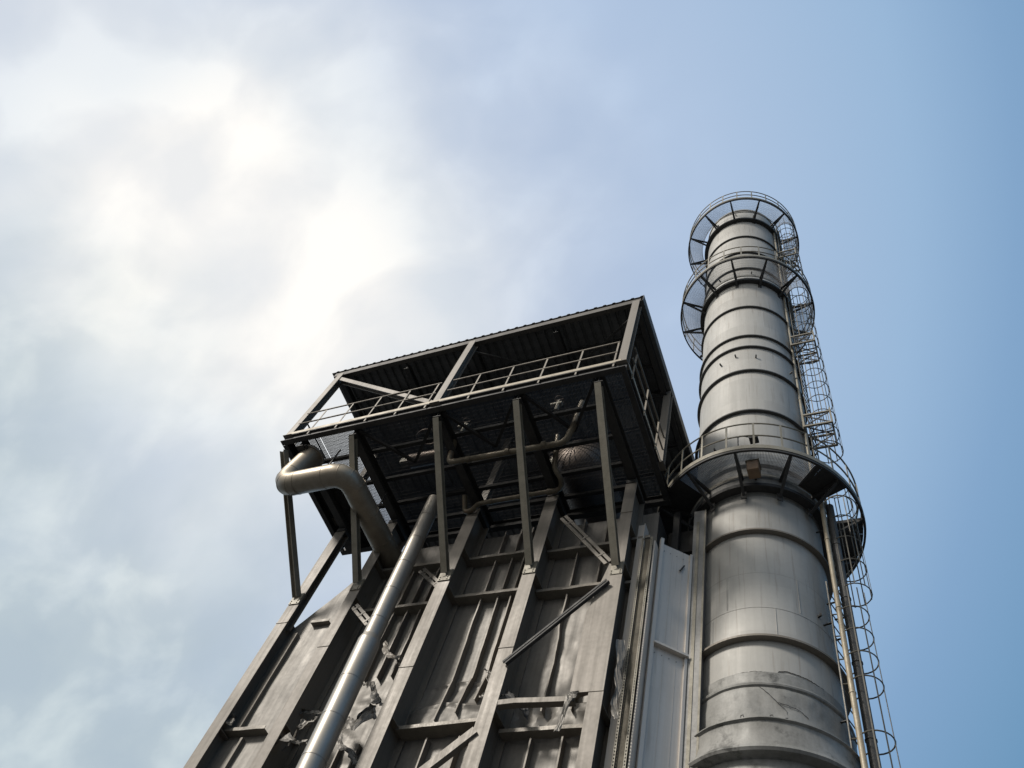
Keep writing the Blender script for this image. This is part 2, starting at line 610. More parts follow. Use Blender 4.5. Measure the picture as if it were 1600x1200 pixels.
def rib(x, z0, z1, dep=0.16, amp=0.0, xt=None, fw=0.03, dep0=None):
    """upright stiffener standing on the wall sheet"""
    m = max(2, int((z1 - z0) / 0.12))
    b = MB()
    vs = []
    for i in range(m + 1):
        z = z0 + (z1 - z0) * i / m
        xx = x + ((xt - x) * i / m if xt is not None else 0) + amp * fbm(x, 4, z * 0.9)
        yf = WY - (dep if dep0 is None else dep0 + (dep - dep0) * i / m) + 0.5 * amp * fbm(x, 8, z * 0.8)
        vs += [(xx - fw, yf, z), (xx, yf, z), (xx, WY - 0.004, z), (xx - 0.010, WY - 0.004, z), (xx - 0.010, yf + 0.008, z), (xx - fw, yf + 0.008, z)]
    fs = []
    for i in range(m):
        for k in range(6):
            l = (k + 1) % 6
            fs.append((i * 6 + k, i * 6 + l, (i + 1) * 6 + l, (i + 1) * 6 + k))
    fs += [(0, 5, 4, 3, 2, 1), tuple(m * 6 + k for k in range(6))]
    b.add(vs, fs)
    return b.build('stiffener', paint, boil)


for x in (-7.66, -7.25, -6.96):
    rib(x, 13.90, 14.86)
    rib(x, 12.66, 13.82)
    rib(x, 10.35, 12.58, xt=x - 0.02, amp=0.02)
rib(-7.64, 9.30, 10.34, amp=0.03, dep=0.17, dep0=0.31)
rib(-7.25, 9.45, 10.34, amp=0.03, dep=0.17, dep0=0.30)
rib(-6.98, 9.75, 10.34, amp=0.03, dep=0.17, dep0=0.25)
rib(-7.10, 7.0, 9.05)
rib(-7.75, 7.0, 9.05)
for x in (-5.67, -5.10):
    rib(x, 13.78, 14.86)
    rib(x, 12.52, 13.68)
    rib(x, 9.45, 12.40, amp=0.05)
    rib(x - 0.05, 7.0, 8.92)
for x in (-9.80, -9.45, -9.12):
    rib(x, 12.60, 13.85)
    rib(x, 10.6, 12.48, amp=0.03)
rib(-9.55, 6.8, 9.0)
rib(-9.15, 6.8, 9.0)
rib(-11.98, 9.35, 11.9, dep=0.40, fw=0.10)
rib(-11.75, 6.8, 9.1, dep=0.40, fw=0.05)
rib(-4.2, 12.45, 13.7, dep=0.06)
rib(-4.2, 7.0, 12.35, dep=0.06)


def brace(pts, kind='pair', w=0.07, mat=paint):
    a, c = Vector(pts[0]), Vector(pts[1])
    b = MB()
    if kind == 'pair':
        d = (c - a).normalized()
        s = d.cross(Vector((0, 1, 0))).normalized()
        b.bar(a + s * 0.05, c + s * 0.05, w, 0.05, (0, 1, 0))
        b.bar(a - s * 0.06, c - s * 0.06, w, 0.05, (0, 1, 0))
        for k in (0.15, 0.5, 0.85):
            p = a.lerp(c, k)
            b.bar(p - s * 0.09 - Vector((0, 0.028, 0)), p + s * 0.09 - Vector((0, 0.028, 0)), 0.05, 0.01, (0, 1, 0))
    elif kind == 'channel':
        b.bar(a, c, w, 0.012, (0, 1, 0))
        d = (c - a).normalized()
        s = d.cross(Vector((0, 1, 0))).normalized()
        for q in (-1, 1):
            o_ = s * (w / 2) * q + Vector((0, 0.055, 0))
            b.bar(a + o_, c + o_, 0.01, 0.10, (0, 1, 0))
    elif kind == 'long':
        d = (c - a).normalized()
        s = d.cross(Vector((0, 1, 0))).normalized()
        if s.z > 0:
            s = -s
        b.bar(a - s * 0.030, c - s * 0.030, 0.04, 0.01, (0, 1, 0))
        b.bar(a - s * 0.052 + Vector((0, 0.035, 0)), c - s * 0.052 + Vector((0, 0.035, 0)), 0.01, 0.06, (0, 1, 0))
        b.bar(a + s * 0.030, c + s * 0.030, 0.030, 0.01, (0, 1, 0))
        b.bar(a + s * 0.048 + Vector((0, 0.035, 0)), c + s * 0.048 + Vector((0, 0.035, 0)), 0.01, 0.06, (0, 1, 0))
        for k in (0.03, 0.3, 0.6, 0.9):
            p = a.lerp(c, k)
            b.bar(p - s * 0.045 + Vector((0, 0.012, 0)), p + s * 0.045 + Vector((0, 0.012, 0)), 0.10, 0.008, (0, 1, 0))
    else:
        b.bar(a, c, w, 0.02, (0, 1, 0))
    return b.build('diagonal_brace', mat, boil)


brace([(-6.02, 10.10, 14.50), (-4.70, 10.03, 12.62)])
brace([(-10.56, 10.06, 12.32), (-9.88, 10.03, 11.66)])
brace([(-9.20, 10.06, 13.26), (-8.52, 10.03, 12.60)])
brace([(-8.75, 10.10, 13.42), (-8.40, 10.14, 14.05)], 'flat', 0.08)
brace([(-4.60, 9.90, 11.96), (-6.30, 9.90, 10.08)], 'long', 0.15, darksteel)
brace([(-6.50, 9.96, 8.70), (-7.40, 9.96, 7.80)], 'channel', 0.15)

# bent beam across the right hand bay
b = MB()
pts = [(-6.20, 9.93, 9.20), (-5.9, 9.95, 9.235), (-5.45, 9.96, 9.22), (-4.83, 9.965, 9.20)]
for p, q in zip(pts[:-1], pts[1:]):
    b.bar(p, q, 0.02, 0.10, (0, 0, 1))
    b.bar(Vector(p) + Vector((0, 0.06, -0.05)), Vector(q) + Vector((0, 0.06, -0.05)), 0.12, 0.012, (0, 0, 1))
b.build('bent_beam', paint, boil)

# ------------------------------------------------------------------ torn sheets hanging on the damaged bays


def torn(pts, width, label, seed, mat=tornm, rough=0.10, n=18, m=6, wd=(0, 0.25, 1)):
    """crumpled strip of sheet steel following pts, thin but solid"""
    rnd = random.Random(seed)
    pts = [Vector(p) for p in pts]
    o = thing('torn_sheet', label, 'scrap metal', tuple(pts[0]), 'torn metal sheets on the damaged wall')
    W = Vector(wd).normalized() * width
    top, bot = [], []
    for i in range(n + 1):
        t = i / n * (len(pts) - 1)
        k = min(int(t), len(pts) - 2)
        p = pts[k].lerp(pts[k + 1], t - k)
        for j in range(m + 1):
            q = p + W * (j / m - 0.5)
            e = 1.0 + (0.7 if j in (0, m) else 0)
            v = Vector((fbm(q.x * 1.7 + seed, q.y, q.z * 1.7, 2), 1.2 * fbm(q.x * 1.7, q.y + seed, q.z * 1.7, 2), 1.2 * fbm(q.x * 1.7, q.y, q.z * 1.7 - seed, 2)))
            v += Vector([rnd.uniform(-0.10, 0.10) for _ in range(3)])
            q = q + v * rough * e
            top.append(q)
            bot.append(q + Vector((0.0, 0.008, 0.002)))
    K = m + 1
    fs = []
    off = len(top)
    for i in range(n):
        for j in range(m):
            a, b_, c, d = i * K + j, i * K + j + 1, (i + 1) * K + j + 1, (i + 1) * K + j
            fs.append((a, d, c, b_))
            fs.append((a + off, b_ + off, c + off, d + off))
    bd = [j for j in range(m)] + [i * K + m for i in range(n)] + [n * K + m - j for j in range(m)] + [(n - i) * K for i in range(n)]
    for a, b_ in zip(bd, bd[1:] + bd[:1]):
        fs.append((a, b_, b_ + off, a + off))
    mb = MB()
    mb.add(top + bot, fs, False)
    mb.build('sheet', mat, o)
    return o


torn([(-10.85, 10.25, 9.05), (-10.62, 10.05, 8.82), (-10.25, 10.0, 8.66), (-9.95, 10.1, 8.62)], 0.16, 'long crumpled sheet edge hanging left of the tall pipe near the bottom', 3)
torn([(-10.65, 10.3, 9.05), (-10.35, 10.1, 9.12), (-10.0, 10.15, 9.25)], 0.22, 'curled torn flap just left of the tall pipe', 5, rough=0.14)
torn([(-10.88, 10.45, 9.72), (-10.5, 10.40, 9.70), (-10.1, 10.35, 9.62)], 0.16, 'wavy lifted seam above the curled flap left of the tall pipe', 8)
torn([(-9.55, 10.15, 8.95), (-9.2, 10.05, 8.75), (-8.85, 10.0, 8.45), (-8.62, 9.98, 8.25)], 0.14, 'twisted strip falling to the right of the tall pipe at the picture bottom', 11, rough=0.13)
torn([(-9.60, 10.2, 9.35), (-9.2, 10.15, 9.30), (-8.75, 10.1, 9.42)], 0.22, 'crumpled sheet roll right of the tall pipe against the middle column', 14, rough=0.16)
torn([(-9.45, 10.25, 11.35), (-9.15, 10.2, 11.0), (-8.85, 10.15, 10.72)], 0.12, 'bent bracket strip high up beside the tall pipe', 17, paint)
torn([(-8.80, 10.15, 10.75), (-8.72, 10.12, 10.45), (-8.62, 10.1, 10.25)], 0.10, 'small twisted tab on the left edge of the middle column', 19)
torn([(-9.35, 10.2, 10.02), (-9.05, 10.15, 9.95), (-8.80, 10.12, 9.75), (-8.66, 10.05, 9.40)], 0.15, 'ragged sheet hooked over the edge of the middle column', 23, rough=0.15)
torn([(-12.30, 10.25, 9.62), (-12.18, 10.2, 9.45), (-12.05, 10.2, 9.37)], 0.14, 'small curled scrap in the far left bay above the ledge', 29)
torn([(-6.22, 10.15, 9.75), (-6.05, 10.1, 9.5), (-5.85, 10.12, 9.28), (-5.70, 10.2, 9.05)], 0.22, 'dark buckled flap right of the fourth column below the long diagonal', 31, darksteel, rough=0.12)
torn([(-4.95, 9.9, 9.28), (-4.88, 9.88, 9.05), (-4.95, 9.95, 8.60)], 0.12, 'twisted strap hanging from the end of the bent beam', 37, rough=0.10, wd=(1, 0.2, 0.2))
torn([(-6.62, 10.1, 10.05), (-6.60, 10.05, 9.75), (-6.66, 10.1, 9.45)], 0.12, 'ragged sheet edge curling on the left of the fourth column', 41, rough=0.12, wd=(1, 0.2, 0.2))
torn([(-4.25, 10.15, 10.6), (-4.22, 10.12, 9.9), (-4.15, 10.1, 9.1), (-4.10, 10.1, 8.85)], 0.12, 'long dented strip on the outer side of the right hand column', 43, tornm, rough=0.06, wd=(1, 0.4, 0.1))

# ------------------------------------------------------------------ roofed service platform
PX0, PX1, PY0, PY1 = -12.93, -3.86, 7.30, 10.95
PZ = 15.62
plat = thing('roofed_platform', 'dark steel platform with a corrugated roof cantilevered out from the boiler top', 'platform', (-8.4, 9.1, PZ))
# edge beams (channels) and floor beams
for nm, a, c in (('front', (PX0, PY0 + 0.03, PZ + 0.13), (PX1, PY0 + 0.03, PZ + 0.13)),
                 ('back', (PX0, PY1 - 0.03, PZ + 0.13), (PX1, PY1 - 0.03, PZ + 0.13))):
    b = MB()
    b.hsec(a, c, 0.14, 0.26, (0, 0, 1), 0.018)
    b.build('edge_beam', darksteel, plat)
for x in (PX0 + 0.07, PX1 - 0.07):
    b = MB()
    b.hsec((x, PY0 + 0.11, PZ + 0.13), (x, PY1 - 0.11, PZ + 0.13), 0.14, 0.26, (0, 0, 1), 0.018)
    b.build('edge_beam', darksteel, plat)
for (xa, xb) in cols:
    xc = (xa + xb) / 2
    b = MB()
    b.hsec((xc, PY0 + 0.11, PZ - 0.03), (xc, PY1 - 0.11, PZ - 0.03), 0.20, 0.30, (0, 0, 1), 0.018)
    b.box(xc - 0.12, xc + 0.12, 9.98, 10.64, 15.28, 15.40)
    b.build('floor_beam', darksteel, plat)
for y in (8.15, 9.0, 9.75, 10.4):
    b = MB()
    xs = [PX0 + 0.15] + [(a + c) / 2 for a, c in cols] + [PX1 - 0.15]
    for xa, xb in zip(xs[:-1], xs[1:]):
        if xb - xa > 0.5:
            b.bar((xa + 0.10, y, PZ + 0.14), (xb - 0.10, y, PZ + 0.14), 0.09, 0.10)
    b.build('cross_beam', shadesteel, plat)
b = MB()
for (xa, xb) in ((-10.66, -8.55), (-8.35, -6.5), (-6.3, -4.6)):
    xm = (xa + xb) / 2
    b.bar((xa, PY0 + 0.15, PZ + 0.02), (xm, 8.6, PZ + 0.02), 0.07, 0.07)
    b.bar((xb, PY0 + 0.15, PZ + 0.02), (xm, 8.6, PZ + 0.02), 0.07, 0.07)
b.build('plan_bracing', shadesteel, plat)


def grating(b, x0, x1, y0, y1, z, pitch=0.034, along='y', th=0.006, h=0.026, cross=0.10):
    if along == 'y':
        n = int((x1 - x0) / pitch)
        for i in range(n + 1):
            x = x0 + i * pitch
            b.box(x - th / 2, x + th / 2, y0, y1, z, z + h)
        for j in range(int((y1 - y0) / cross) + 1):
            y = y0 + j * cross
            b.box(x0, x1, y - 0.002, y + 0.002, z + h * 0.78, z + h * 0.92)
    return b


FZ = PZ + 0.27
b = MB()
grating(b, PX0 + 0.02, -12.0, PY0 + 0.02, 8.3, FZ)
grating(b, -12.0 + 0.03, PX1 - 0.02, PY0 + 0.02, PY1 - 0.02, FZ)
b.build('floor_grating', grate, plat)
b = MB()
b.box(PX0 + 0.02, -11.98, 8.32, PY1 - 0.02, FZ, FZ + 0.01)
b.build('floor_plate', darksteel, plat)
# knee braces from columns out to the front edge


def bolt(b, x, y, z, r=0.016, h=0.016):
    """hexagon head facing -Y"""
    vs = [(x + r * math.cos(PI / 3 * k), yy, z + r * math.sin(PI / 3 * k)) for yy in (y, y - h) for k in range(6)]
    b.add(vs, [tuple(range(6)), tuple(reversed(range(6, 12)))] + [(k, (k + 1) % 6, 6 + (k + 1) % 6, 6 + k) for k in range(6)])


for (xa, xb), zf in zip(cols, (12.80, 13.02, 12.93, 12.80, 12.42)):
    xc = (xa + xb) / 2 - 0.01
    b = MB()
    b.hsec((xc, 9.965, zf), (-12.82 if xc < -12 else xc, 7.46, 15.44), 0.15, 0.15, (0, -1, 1), 0.014, 0.010)
    b.box(xa + 0.01, xb - 0.01, 9.975, 9.9975, zf - 0.22, zf + 0.12)
    for q in (-0.09, 0.09):
        for zb in (-0.18, -0.12):
            bolt(b, xc + q, 9.975, zf + zb)
    b.build('knee_brace', galv, plat)
# kick plates
b = MB()
b.box(PX0 + 0.05, PX1 - 0.12, PY0 - 0.042, PY0 - 0.034, FZ + 0.005, FZ + 0.11)
b.build('kick_plate', yrail, plat)
b = MB()
b.box(PX1 + 0.004, PX1 + 0.012, PY0 + 0.12, 10.2, FZ + 0.005, FZ + 0.09)
b.build('kick_plate', yrail, plat)


def railing(runs, fixed):
    o = MB()
    for path in runs:
        for z in (0.54, 1.06):
            o.tube([(x, y, FZ + z) for x, y in path], 0.021, 8)
    r = o.build('guardrail', raild, plat)
    for (x, y) in fixed:
        q = MB()
        q.bar((x, y, FZ - 0.16), (x, y, FZ + 1.04), 0.04, 0.012, (0, 0, 1))
        q.build('rail_post', raild, r)


fy = PY0 - 0.028
railing([[(-12.80, fy), (-8.74, fy)], [(-8.42, fy), (-4.12, fy)], [(PX1 + 0.02, 7.50), (PX1 + 0.02, 10.0)], [(PX0 - 0.02, 7.5), (PX0 - 0.02, 10.0)]],
        [(x, fy) for x in (-12.17, -11.34, -10.49, -9.64, -8.82, -7.67, -6.78, -5.91, -5.02, -4.15)] +
        [(PX1 + 0.02, y) for y in (7.66, 8.60, 9.50)] + [(PX0 - 0.02, y) for y in (7.66, 8.60, 9.50)])
# posts
RZ = 19.30
for (x, y) in ((-12.84, 7.36), (-8.58, 7.36), (-3.97, 7.36), (-12.84, 10.05), (-8.58, 10.4), (-3.90, 10.06)):
    b = MB()
    b.hsec((x, y, FZ - 0.02), (x, y, RZ), 0.19, 0.19, (0, 1, 0), 0.014, 0.010)
    b.box(x - 0.13, x + 0.13, y - 0.13, y + 0.13, FZ - 0.035, FZ - 0.02)
    b.build('roof_post', paint, plat)
b = MB()
b.hsec((-12.76, 7.36, 19.0), (-8.72, 7.36, FZ + 0.12), 0.14, 0.14, (0, 1, 0), 0.012, 0.009)
b.build('diagonal_brace', paint, plat)
# roof frame
for y in (7.38, 10.06, 12.6, 15.0):
    b = MB()
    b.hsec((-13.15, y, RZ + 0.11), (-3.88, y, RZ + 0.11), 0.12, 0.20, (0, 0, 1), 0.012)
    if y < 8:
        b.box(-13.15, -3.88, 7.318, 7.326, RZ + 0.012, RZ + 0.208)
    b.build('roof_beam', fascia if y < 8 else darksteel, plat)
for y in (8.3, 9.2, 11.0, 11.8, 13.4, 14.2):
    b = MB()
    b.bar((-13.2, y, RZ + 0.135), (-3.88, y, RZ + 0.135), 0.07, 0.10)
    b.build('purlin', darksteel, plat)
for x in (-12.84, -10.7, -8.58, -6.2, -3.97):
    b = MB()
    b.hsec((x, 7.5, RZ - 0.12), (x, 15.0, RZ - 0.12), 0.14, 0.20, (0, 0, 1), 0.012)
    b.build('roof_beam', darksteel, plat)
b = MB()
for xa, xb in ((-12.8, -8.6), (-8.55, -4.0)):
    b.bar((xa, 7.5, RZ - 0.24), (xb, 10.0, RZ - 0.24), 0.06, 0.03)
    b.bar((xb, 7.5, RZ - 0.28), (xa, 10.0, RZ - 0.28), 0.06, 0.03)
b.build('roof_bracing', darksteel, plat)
# corrugated sheet
b = MB()
xs0, xs1, ya, yb = -13.30, -3.82, 7.29, 15.2
pit = 0.25
vs, fs = [], []
prof = []
x = xs0
while x < xs1:
    for dx, dz in ((0, 0), (0.14, 0), (0.165, 0.05), (0.225, 0.05)):
        if x + dx <= xs1:
            prof.append((x + dx, dz))
    x += pit
zr = RZ + 0.245
for (x, dz) in prof:
    for (y, e) in ((ya, 0), (yb, 0)):
        vs += [(x, y, zr + dz), (x, y, zr + dz + 0.012)]
for i in range(len(prof) - 1):
    a, c = i * 4, (i + 1) * 4
    fs += [(a, a + 2, c + 2, c), (a + 1, c + 1, c + 3, a + 3), (a, c, c + 1, a + 1), (a + 2, a + 3, c + 3, c + 2)]
fs += [(0, 1, 3, 2)]
e = (len(prof) - 1) * 4
fs += [(e, e + 2, e + 3, e + 1)]
b.add(vs, fs)
b.build('roof', roofmat, plat)
b = MB()
b.box(xs1 + 0.004, xs1 + 0.018, ya, yb, RZ + 0.0, zr + 0.08)
b.box(xs1 - 0.10, xs1 + 0.002, ya, yb, RZ - 0.012, RZ)
b.build('roof_trim', roofmat, plat)

# ------------------------------------------------------------------ pipework


def elbow(points, rad, seg=8):
    """polyline with rounded corners"""
    P = [Vector(p) for p in points]
    out = [P[0]]
    for i in range(1, len(P) - 1):
        a = (P[i - 1] - P[i]).normalized()
        c = (P[i + 1] - P[i]).normalized()
        r = min(rad, (P[i - 1] - P[i]).length * 0.49, (P[i + 1] - P[i]).length * 0.49)
        s, e_ = P[i] + a * r, P[i] + c * r
        for k in range(seg + 1):
            t = k / seg
            # circular-ish arc via quadratic with corner weight
            w = math.sqrt(0.5)
            den = (1 - t) ** 2 + 2 * w * t * (1 - t) + t * t
            out.append((s * (1 - t) ** 2 + P[i] * (2 * w * t * (1 - t)) + e_ * t * t) / den)
    out.append(P[-1])
    return out


def pipe_thing(name, label, cat, pts, r, mat, rad=None, bands=0.9, n=28, bandr=0.012, seg=8, part='pipe', group=None, bw=0.012):
    path = elbow(pts, rad or r * 2.0, seg)
    o = thing(name, label, cat, tuple(path[0]), group)
    b = MB()
    b.tube(path, r, n)
    b.build(part, mat, o, auto=50)
    if bands:
        # jacket seams: thin bands along the straight runs and at each mitre
        acc = 0.0
        for i in range(1, len(path)):
            d = path[i] - path[i - 1]
            ln = d.length
            if ln < 1e-6:
                continue
            dn = d / ln
            t = 0.0
            while acc + (ln - t) >= bands:
                t += bands - acc
                acc = 0.0
                p = path[i - 1] + dn * t
                MB().tube([p - dn * bw, p + dn * bw], r + bandr, n).build('jacket_seam', mat, o, auto=50)
            acc += ln - t
            if ln < 0.4:
                MB().tube([path[i] - dn * bw * 0.6, path[i] + dn * bw * 0.6], r + bandr * 0.6, n).build('jacket_seam', mat, o, auto=50)
    return o


pr = 0.285
bp = pipe_thing('exhaust_pipe', 'fat insulated pipe that drops from the platform left corner and bends back over the wall', 'pipe',
                [(-12.22, 7.84, 15.62), (-12.52, 7.84, 14.36), (-10.62, 7.84, 14.36), (-10.62, 11.0, 14.36)], pr, alu, 0.38, 0.80, 36, 0.005, 3)
b = MB()
b.tube([(-12.23, 7.84, 15.56), (-12.22, 7.84, 15.62)], 0.33, 36)
b.build('flange', alub, bp)
b = MB()
b.bar((-12.20, 7.84, 15.5), (-12.20, 7.45, 15.5), 0.06, 0.06)
b.bar((-11.4, 7.84, 14.66), (-11.4, 7.84, 15.6), 0.03, 0.03)
b.bar((-10.62, 9.2, 14.66), (-10.62, 9.2, 15.45), 0.03, 0.03)
b.build('hanger_rod', darksteel, bp)

tp = pipe_thing('riser_pipe', 'straight bright insulated pipe climbing the wall in front of the second bay', 'pipe',
                [(-8.80, 9.55, GROUND), (-9.335, 9.55, 15.25)], 0.184, alub, 0.3, 0.85, 36, 0.007)
b = MB()
b.tube([(-8.80, 9.55, GROUND), (-9.187, 9.55, 10.55)], 0.222, 36)
b.tube([(-9.187, 9.55, 10.55), (-9.191, 9.55, 10.68)], [0.222, 0.190], 36)
for z in (6.2, 7.05, 7.9, 8.75, 9.6):
    xm = -8.80 - 0.545 * (z + 1.6) / 17.1
    b.tube([(xm, 9.55, z - 0.012), (xm - 0.001, 9.55, z + 0.012)], 0.228, 36)
b.build('outer_sleeve', alub, tp)
p = pipe_thing('drain_pipe', 'thin tarnished pipe hung below the platform front between the middle knee braces', 'pipe',
               [(-8.44, 8.30, 15.75), (-8.52, 8.55, 15.2), (-5.62, 8.60, 15.2), (-5.40, 8.42, 15.6), (-5.36, 8.42, 16.6)], 0.075, bronze, 0.12, 0.0, 16)
b = MB()
for x in (-8.0, -7.0, -6.1):
    b.tube([(x - 0.05, 8.56, 15.2), (x + 0.05, 8.56, 15.2)], 0.088, 16)
b.build('coupling', bronze, p)
p = pipe_thing('drain_pipe', 'thin bronze pipe with a looped end running just above the column tops', 'pipe',
               [(-8.66, 9.70, 15.50), (-8.66, 9.98, 15.14), (-8.38, 9.90, 15.14), (-8.25, 9.80, 15.18), (-6.12, 9.80, 15.18), (-6.0, 9.55, 15.18), (-6.14, 9.30, 15.35), (-6.12, 9.0, 16.3)], 0.062, bronze, 0.12, 0.0, 14)
b = MB()
for x in (-7.9, -6.9, -6.4):
    b.tube([(x - 0.04, 9.80, 15.18), (x + 0.04, 9.80, 15.18)], 0.075, 14)
b.build('coupling', bronze, p)

# steam drum above the floor
drum = thing('steam_drum', 'domed dull brown insulated vessel seen through the platform floor at its right', 'vessel', (-5.98, 10.0, 16.35))
b = MB()
prof = [(0.02, -0.36), (0.2, -0.345), (0.38, -0.29), (0.52, -0.20), (0.62, -0.08), (0.66, 0.05), (0.66, 1.8), (0.02, 1.8)]
vs, fs = [], []
n = 36
for (r, y) in prof:
    for k in range(n):
        a = 2 * PI * k / n
        vs.append((-5.98 + r * math.cos(a), 9.95 + y, 16.7 + r * math.sin(a)))
for j in range(len(prof) - 1):
    for k in range(n):
        l = (k + 1) % n
        fs.append((j * n + k, j * n + l, (j + 1) * n + l, (j + 1) * n + k))
b.add(vs, fs, True)
b.build('shell', copper, drum)
b = MB()
for k in range(18):
    a = 2 * PI * k / 18
    pp = [(-5.98 + (r + 0.004) * math.cos(a), 9.95 + y - 0.004, 16.7 + (r + 0.004) * math.sin(a)) for (r, y) in prof[:6]]
    b.tube(pp, 0.008, 5)
b.build('radial_seam', copper, drum)
vt = thing('silencer', 'short reddish cylinder with a hoop above it behind the third knee brace', 'vessel', (-9.8, 8.85, 16.2))
b = MB()
b.tube([(-10.15, 8.95, 16.35), (-9.2, 8.95, 16.35)], 0.19, 24)
b.build('body', copper, vt)
b = MB()
b.tube([(-9.62 + 0.30 * math.cos(a), 8.55 + 0.22 * math.sin(a), 16.72) for a in [2 * PI * k / 28 for k in range(28)]], 0.03, 8, closed=True)
b.build('hoop', copper, vt)
b = MB()
b.box(-10.42, -10.17, 8.85, 9.05, 16.25, 16.42)
b.build('end_box', galv, vt)
for (x, y, z, nm, lb) in ((-5.85, 8.2, 16.35, 'valve', 'small pale valve with a pink handle hung between the two right knee braces'),
                          (-8.3, 8.25, 16.3, 'valve', 'small grey valve close beside the middle roof post foot'),
                          (-6.45, 9.6, 16.2, 'valve', 'upright white tipped valve stem left of the dull brown dome')):
    v = thing(nm, lb, 'valve', (x, y, z), 'valves above the platform floor')
    b = MB()
    b.tube([(x, y, z - 0.3), (x, y, z + 0.1)], 0.05, 12)
    b.tube([(x - 0.18, y, z), (x + 0.1, y, z)], 0.055, 12)
    b.build('body', galv, v)
    b = MB()
    b.tube([(x + 0.11 * math.cos(a), y + 0.11 * math.sin(a), z + 0.2) for a in [2 * PI * k / 16 for k in range(16)]], 0.013, 6, closed=True)
    b.tube([(x, y, z + 0.1), (x, y, z + 0.2)], 0.02, 8)
    b.bar((x - 0.11, y, z + 0.2), (x + 0.11, y, z + 0.2), 0.02, 0.01)
    b.build('handle', copper, v)

# ------------------------------------------------------------------ chimney stack
CX, CY = -2.17, 12.29
stack = thing('chimney_stack', 'tall round grey steel chimney banded by hoops and carrying three ring platforms', 'chimney', (CX, CY, GROUND))


def dent(a, z):
    if z > 10.35:
        return 0.0
    k = sm(10.35, 9.9, z)
    return k * 0.03 * fbm(math.cos(a) * 2.2, math.sin(a) * 2.2, z * 1.6)


b = MB()
zz = [10.4 + 0.25 * i for i in range(int((15.4 - 10.4) / 0.25) + 1)]
b.lathe([(1.335 + 0.004 * (z - 10.4), z) for z in zz], (CX, CY))
b.build('lower_shell', stackm, stack)
b = MB()
prof = [(1.425, 9.30)]
z = 9.36
while z < 10.04:
    prof.append((1.375 + 0.05 * (10.04 - z) ** 1.5 + 0.008 * math.sin(z * 9), z))
    z += 0.06
prof += [(1.372, 10.06), (1.405, 10.08), (1.415, 10.11), (1.405, 10.14), (1.362, 10.16), (1.354, 10.36), (1.356, 10.395), (1.336, 10.40)]
b.lathe(prof, (CX, CY), 160, wob=dent)
b.build('dented_base', stackd, stack, auto=30)


def lipwob(a, z):
    return 0.015 * math.sin(3 * a + z * 4) + 0.02 * fbm(math.cos(a) * 2, math.sin(a) * 2, z * 2, 3)


b = MB()
b.lathe([(1.36, GROUND), (1.40, 8.2), (1.42, 8.66), (1.60, 8.68), (1.63, 8.72), (1.61, 8.78), (1.57, 8.80), (1.53, 9.02), (1.545, 9.22), (1.59, 9.245), (1.59, 9.262), (1.40, 9.30)], (CX, CY), 72, wob=lipwob)
b.build('flared_skirt', stackd, stack, auto=25)
b = MB()


def onshell(a, z, r):
    return (CX + r * math.cos(R(a)), CY + r * math.sin(R(a)), z)


for path, w in ((((-84.9, 10.06), (-79, 9.92), (-73.2, 9.75), (-66.6, 9.72), (-58.6, 9.67), (-52, 9.55)), 0.005), (((-73.2, 9.75), (-67.6, 9.60), (-67.3, 9.41)), 0.004),
                (((-72, 10.38), (-70.5, 10.44), (-66, 10.47), (-60.3, 10.46), (-48.3, 10.44), (-34.9, 10.40)), 0.007), (((-104, 10.40), (-88, 10.41), (-75, 10.40)), 0.004)):
    q = []
    for (a0_, z0_), (a1_, z1_) in zip(path[:-1], path[1:]):
        n_s = max(2, int(abs(a1_ - a0_) / 1.2))
        for k in range(n_s):
            t = k / n_s
            q.append(onshell(a0_ + (a1_ - a0_) * t, z0_ + (z1_ - z0_) * t + random.uniform(-0.008, 0.008), 1.385 if z0_ < 10.2 else 1.345))
    MB().tube(q, w, 6).build('crack', hoopm, stack)
for a, z in ((-79, 9.33), (-70, 9.31), (-97, 9.34)):
    MB().tube([onshell(a, z - 0.02, 1.44), onshell(a + 0.5, z + 0.09, 1.45), onshell(a + 2, z + 0.10, 1.45), onshell(a + 2.4, z + 0.05, 1.45)], 0.008, 5).build('hook', hoopm, stack)
b = MB()
b.lathe([(1.352, 15.4), (1.352, 15.52), (1.42, 15.56), (1.42, 15.62), (1.56, 15.64), (1.56, 15.86), (1.50, 15.95), (1.48, 16.35), (1.55, 16.4), (1.55, 16.55), (1.46, 16.6), (1.43, 17.0)], (CX, CY))
b.build('collar', stackd, stack, auto=30)
b = MB()
zz = [17.0 + i * (36.5 - 17.0) / 40 for i in range(41)]
b.lathe([(1.43 + 0.03 * sm(17, 25, z), z) for z in zz] + [(1.50, 36.5), (1.50, 36.62), (1.40, 36.62), (1.40, 34)], (CX, CY))
b.build('upper_shell', stackm, stack)


def hoop(z, r, p=0.085, h=0.055, mat=stackm):
    b = MB()
    b.lathe([(r - 0.01, z - h / 2), (r + p, z - h / 2), (r + p, z - h / 2 + 0.015), (r + p, z + h / 2), (r - 0.01, z + h / 2), (r - 0.01, z - h / 2)], (CX, CY), 96, smooth=True)
    return b.build('stiffening_hoop', mat, stack, auto=30)


for z in (14.12, 11.14):
    hoop(z, 1.35, 0.12, 0.045, paint)
for z in (18.95, 21.2, 22.72, 23.48, 25.72, 29.3, 31.0, 32.9):
    hoop(z, 1.455, 0.075, 0.045, hoopm)
for z in (27.93, 35.0):
    hoop(z, 1.455, 0.16, 0.14, darksteel)
hoop(15.66 - 0.1, 1.40, 0.18, 0.10, darksteel)
